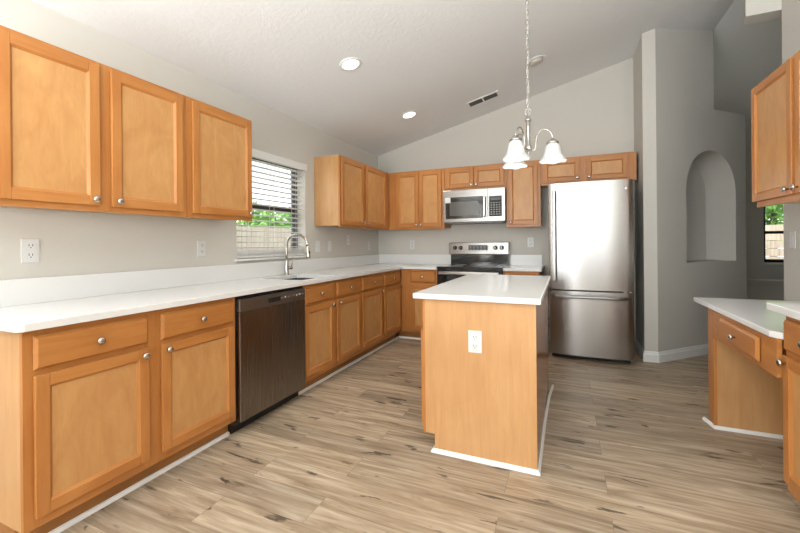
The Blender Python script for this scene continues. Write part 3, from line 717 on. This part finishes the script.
# ------------------------------------------------------------------ right side: desk, base cabinet, uppers
FD = Face((3.362, 0, 0), (0, -1, 0), (-1, 0, 0), W_Y)
DT, DB = .786, .756
dk = empty('built_in_desk', (3.65, -2.25, 0), 'low built-in maple desk with knee space and one drawer, against right wall', 'desk')
MB().box((3.381, -1.96, 0), (RW - .003, -1.863, DB)).build('side_panel', W_E, dk)
fm = MB(); FD.box(fm, 1.863, 1.962, -.0188, 0, 0, DB, 0, .001); FD.box(fm, 1.962, 2.772, -.0188, -.0004, .585, .622, 1); FD.box(fm, 1.962, 2.14, -.0188, -.0004, .622, DB, 1); FD.box(fm, 2.60, 2.772, -.0188, -.0004, .622, DB, 1); FD.box(fm, 2.14, 2.60, -.0188, -.0004, .718, DB, 1)
fm.build('face_frame', [W_V, W_Y], dk)
MB().box((3.392, -2.59, .60), (RW - .1, -2.15, .73)).build('drawer_box', W_E, dk)
drawer(FD, dk, 2.12, 2.62, .612, .728)
dt = MB().prism([(3.350, -1.60), (3.350, -2.735), (3.380, -2.776), (RW - .002, -2.776), (RW - .002, -1.60)][::-1], DB, DT, 0, .004).build('countertop', QUARTZ)
tag(dt, 'low white quartz desk top with clipped corner, beside right wall', 'countertop')
FR = Face((3.392, 0, 0), (0, -1, 0), (-1, 0, 0), W_Y)
c = empty('base_cabinet', (3.7, -3.2, 0), 'maple base cabinet cut by right edge of view, nearer than the desk', 'cabinet', 'maple base cabinets')
carcass(FR, c, 2.778, 3.70, .1, CB, .585, [(2.778, 2.82), (3.17, 3.26), (3.65, 3.70)], RAILS)
toekick(FR, c, 2.778, 3.70, .585)
for a0, a1, kn in ((2.793, 3.19, 'lt'), (3.24, 3.66, 'rt')): drawer(FR, c, a0, a1, *RZ); door(FR, c, a0, a1, *DZ, kn)
shoe('trim_6', [(3.46, -2.78), (3.46, -3.70)])
ct2 = MB().prism([(3.352, -2.705), (RW - .002, -2.705), (RW - .002, -3.72), (3.352, -3.72)][::-1], CB, .910, 0, .004).build('countertop', QUARTZ)
tag(ct2, 'raised white quartz countertop at right edge, one step above desk top', 'countertop')
MB().box((RW - .022, -3.72, .910), (RW - .002, -2.705, BS)).build('backsplash', QUARTZ, ct2)
FRU = Face((3.612, 0, 0), (0, -1, 0), (-1, 0, 0), W_Y)
upper('maple wall cabinet on right wall at right edge of view', FRU, 1.885, 2.84, [(1.885, 1.93), (2.31, 2.41), (2.79, 2.84)], [(1.868, 2.338, 'rb'), (2.372, 2.82, 'lb')], (1.40, 2.165), (1.435, 2.150), .377)

# ------------------------------------------------------------------ wall plates
def outlet_at(loc, rz, label, proto=None, group=None):
    """plate faces local -Y; duplex outlet with two receptacles"""
    if proto is None:
        o = empty('wall_outlet', (0, 0, 0), label, 'outlet')
        bmb = MB().box((-.037, -.006, -.0605), (.037, 0, .0605), 0, .0025).build('plate', PLATE, o)
        for zz in (.024, -.024):
            r = MB().box((-.017, -.0085, zz - .016), (.017, -.0061, zz + .016), 0, .001).build('receptacle', PLATE, bmb)
            MB().box((-.0085, -.0089, zz - .001), (-.0055, -.0085, zz + .009)).box((.0055, -.0089, zz - .001), (.0085, -.0085, zz + .009)).box((-.0025, -.0089, zz - .011), (.0025, -.0085, zz - .006)).build('slots', SLOT, bmb)
    else: o = copy_tree(proto)
    o.location = loc; o.rotation_euler = (0, 0, rz); tag(o, label, 'outlet', 'white wall outlets'); return o
def switch_at(loc, rz, label, proto=None):
    if proto is None:
        o = empty('light_switch', (0, 0, 0), label, 'switch')
        bmb = MB().box((-.037, -.006, -.0605), (.037, 0, .0605), 0, .0025).build('plate', PLATE, o)
        MB().box((-.0165, -.0085, -.033), (.0165, -.0061, .033), 0, .001).build('rocker', PLATE, bmb)
    else: o = copy_tree(proto)
    o.location = loc; o.rotation_euler = (0, 0, rz); tag(o, label, 'switch', 'white switch plates'); return o
LW = PI / 2                                            # -Y turned to +X (left wall); back wall 0; right wall -PI/2
o1 = outlet_at((0, -3.955, 1.175), LW, 'white duplex outlet on left wall at far left, above near end of counter')
outlet_at((0, -2.954, 1.168), LW, 'white outlet on left wall just left of the sink window', o1)
s1 = switch_at((0, -1.49, 1.168), LW, 'white switch plate on left wall nearest the window, right of faucet')
switch_at((0, -1.262, 1.168), LW, 'white switch plate on left wall, second to the right of faucet', s1)
outlet_at((0, -.845, 1.238), LW, 'white outlet on left wall set slightly higher than its neighbours', o1)
outlet_at((0, -.297, 1.162), LW, 'white outlet on left wall closest to the inner corner', o1)
outlet_at((.527, 0, 1.17), 0, 'white outlet on back wall left of the range', o1)
outlet_at((2.10, 0, 1.19), 0, 'white outlet on back wall right of the range', o1)
outlet_at((2.046, IY0, .653), 0, 'white duplex outlet on end panel of the island', o1)
switch_at((RW, -1.40, 1.195), -PI / 2, 'white switch plate on right wall below right wall cabinet', s1)

# ------------------------------------------------------------------ ceiling fixtures
SLOPE = math.atan(.247)
def on_ceiling(name, x, y, label, cat, group=None):
    e_ = empty(name, (x, y, cz(x)), label, cat, group); e_.rotation_euler = (0, -SLOPE, 0); return e_
def local(mb, name, m, parent, label=None):            # build in the parent's local frame
    me_parent = parent; off = wloc(parent)
    mb.v = [(v[0] + off[0], v[1] + off[1], v[2] + off[2]) for v in mb.v]; return mb.build(name, m, parent, label)
for k, (x, y, lab, lit) in enumerate([(.885, -2.25, 'lit recessed ceiling light nearest the camera, above the sink', 1), (.86, -.90, 'lit recessed ceiling light farther back, above the corner', 1), (2.245, -.915, 'unlit recessed ceiling light behind the chandelier chain', 0)]):
    e_ = on_ceiling('recessed_light', x, y, lab, 'ceiling light', 'recessed ceiling lights')
    local(MB().lathe((0, 0, -.001), (0, 0, -1), [(.093, 0), (.092, .006), (.072, .009), (.070, .0055)], 32, cap=False).lathe((0, 0, -.0005), (0, 0, -1), [(.093, 0), (.0701, .0001)], 32, cap=False), 'trim_ring', WHITE, e_)
    if lit: local(MB().lathe((0, 0, -.0015), (0, 0, -1), [(.0695, 0), (.0695, .003), (.05, .005)], 32), 'lens', CANLENS, e_)
    else: local(MB().lathe((0, 0, -.001), (0, 0, -1), [(.0695, 0), (.0695, .001), (.055, .022), (.03, .03)], 32), 'eyeball', mat('beige_eyeball', (.62, .58, .53), .5), e_)
    if lit:
        d = bpy.data.lights.new('recessed_light_beam', 'SPOT'); d.energy = 14; d.spot_size = 2.2; d.spot_blend = .8; d.shadow_soft_size = .06; d.color = (1, .93, .82)
        lo = bpy.data.objects.new('recessed_light_beam', d); COL.objects.link(lo); lo.location = (x, y, cz(x) - .03)
v = on_ceiling('ceiling_vent', 1.63, -.50, 'white ceiling air vent with dark louvres left of the chandelier', 'vent')
mb = MB(); W2, H2 = .185, .085
for a, b_ in [((-W2, -H2, -.008), (W2, -H2 + .02, -.0005)), ((-W2, H2 - .02, -.008), (W2, H2, -.0005)), ((-W2, -H2 + .02, -.008), (-W2 + .02, H2 - .02, -.0005)), ((W2 - .02, -H2 + .02, -.008), (W2, H2 - .02, -.0005)), ((-.007, -H2 + .02, -.008), (.007, H2 - .02, -.0005))]: mb.box(a, b_)
local(mb, 'frame', WHITE, v)
local(MB().box((-W2 + .02, -H2 + .02, -.0015), (-.007, H2 - .02, -.0005)).box((.007, -H2 + .02, -.0015), (W2 - .02, H2 - .02, -.0005)), 'duct_opening', SLOT, v)
mb = MB()
for sx in (-1, 1):
    for k in range(6):
        yy = -H2 + .033 + k * .0185; xa, xb = (sx * .007, sx * (W2 - .02)); x0, x1 = sorted((xa, xb))
        mb.add([(x0, yy, -.002), (x1, yy, -.002), (x1, yy + .007, -.0075), (x0, yy + .007, -.0075)], [(0, 1, 2, 3)])
local(mb, 'louvres', mat('grey_louvre', (.09, .09, .085), .6), v)

# ------------------------------------------------------------------ chandelier
HX, HY = 2.298, -2.5
ch = empty('chandelier', (HX, HY, 1.72), 'brushed nickel three-arm chandelier with frosted bell shades hanging on a chain', 'chandelier')
MB().lathe((HX, HY, 1.728), (0, 0, 1), [(.002, 0), (.008, .006), (.0085, .014), (.005, .02), (.011, .028), (.021, .04), (.023, .052), (.018, .064), (.0125, .07), (.0125, .212), (.019, .217), (.0205, .225), (.014, .231), (.012, .245), (.005, .25), (.004, .258)], 20).build('stem', NICKEL, ch)
MB().tube([(HX + .018 * math.cos(2 * PI * k / 18), HY, 2.002 + .02 * math.sin(2 * PI * k / 18)) for k in range(18)], .0028, 8, closed=True).build('loop', NICKEL, ch)
zc = cz(HX); zz = 2.019; k = 0
while zz < zc - .05:
    pts = []
    for j in range(14):
        a = 2 * PI * j / 14; w_, h_ = .0085 * math.cos(a), .0185 * math.sin(a)
        pts.append((HX + (w_ if k % 2 else 0), HY + (0 if k % 2 else w_), zz + .0185 + h_))
    MB().tube(pts, .0021, 6, closed=True).build('chain_link', NICKEL, ch); zz += .0305; k += 1
MB().tube([(HX + .004 * math.cos(i * .9), HY + .004 * math.sin(i * .9), 1.98 + i * (zc - 2.0) / 40) for i in range(41)], .0017, 6).build('cord', CORD, ch)
MB().lathe((HX, HY, zc - .055), (0, 0, 1), [(.01, 0), (.03, .008), (.06, .03), (.065, .05), (.065, .07)], 24).build('canopy', NICKEL, ch)
YAW = .4098
cr, cu = Vector((math.cos(YAW), math.sin(YAW), 0)), Vector((-math.sin(YAW), math.cos(YAW), 0))
for deg in (-10, 108, 222):
    a = math.radians(deg); dr_ = cr * math.cos(a) + cu * math.sin(a); R_ = .143
    P0 = Vector((HX, HY, 1.77)); pts = []
    for t_, rr_, z_ in [(0, .015, 1.765), (1, .034, 1.762), (2, .043, 1.775), (3, .045, 1.81), (4, .052, 1.85), (5, .068, 1.878), (6, .09, 1.889), (7, .113, 1.885), (8, .131, 1.868), (9, .141, 1.845), (10, .143, 1.822)]:
        pts.append(Vector((HX, HY, z_)) + dr_ * rr_)
    am = MB().tube(pts, .0048, 10).build('arm', NICKEL, ch)
    q_ = Vector((HX, HY, 0)) + dr_ * R_
    MB().lathe((q_.x, q_.y, 1.796), (0, 0, 1), [(.034, 0), (.036, .006), (.034, .013), (.024, .02), (.017, .027), (.008, .031)], 20).build('shade_cap', NICKEL, am)
    # bell shade, open below, rim softly scalloped
    n = 36; prof = [(.022, 1.800), (.030, 1.796), (.038, 1.785), (.044, 1.768), (.047, 1.748), (.051, 1.730), (.060, 1.712), (.072, 1.698), (.080, 1.690), (.0765, 1.6885), (.068, 1.697), (.057, 1.711), (.048, 1.730), (.044, 1.748), (.041, 1.768), (.035, 1.784), (.028, 1.793), (.020, 1.797)]
    vs = []; fs = []
    for i, (r_, z_) in enumerate(prof):
        wv = max(0, (r_ - .055) / .025)
        for j in range(n):
            b_ = 2 * PI * j / n; r2 = r_ * (1 + .02 * wv * math.cos(6 * b_)); z2 = z_ + .004 * wv * math.cos(6 * b_)
            vs.append((q_.x + r2 * math.cos(b_), q_.y + r2 * math.sin(b_), z2))
    for i in range(len(prof) - 1):
        for j in range(n): fs.append((i * n + j, i * n + (j + 1) % n, (i + 1) * n + (j + 1) % n, (i + 1) * n + j))
    MB().add(vs, fs, 0, True).build('lamp_shade', GLASSF, am)
    MB().lathe((q_.x, q_.y, 1.79), (0, 0, -1), [(.012, 0), (.013, .02), (.022, .04), (.024, .055), (.018, .072), (.006, .08)], 16).build('bulb', BULB, am)
    d = bpy.data.lights.new('bulb_light', 'POINT'); d.energy = 0.9; d.color = (1, .94, .84); d.shadow_soft_size = .03
    lo = bpy.data.objects.new('bulb_light', d); COL.objects.link(lo); lo.location = (q_.x, q_.y, 1.695)
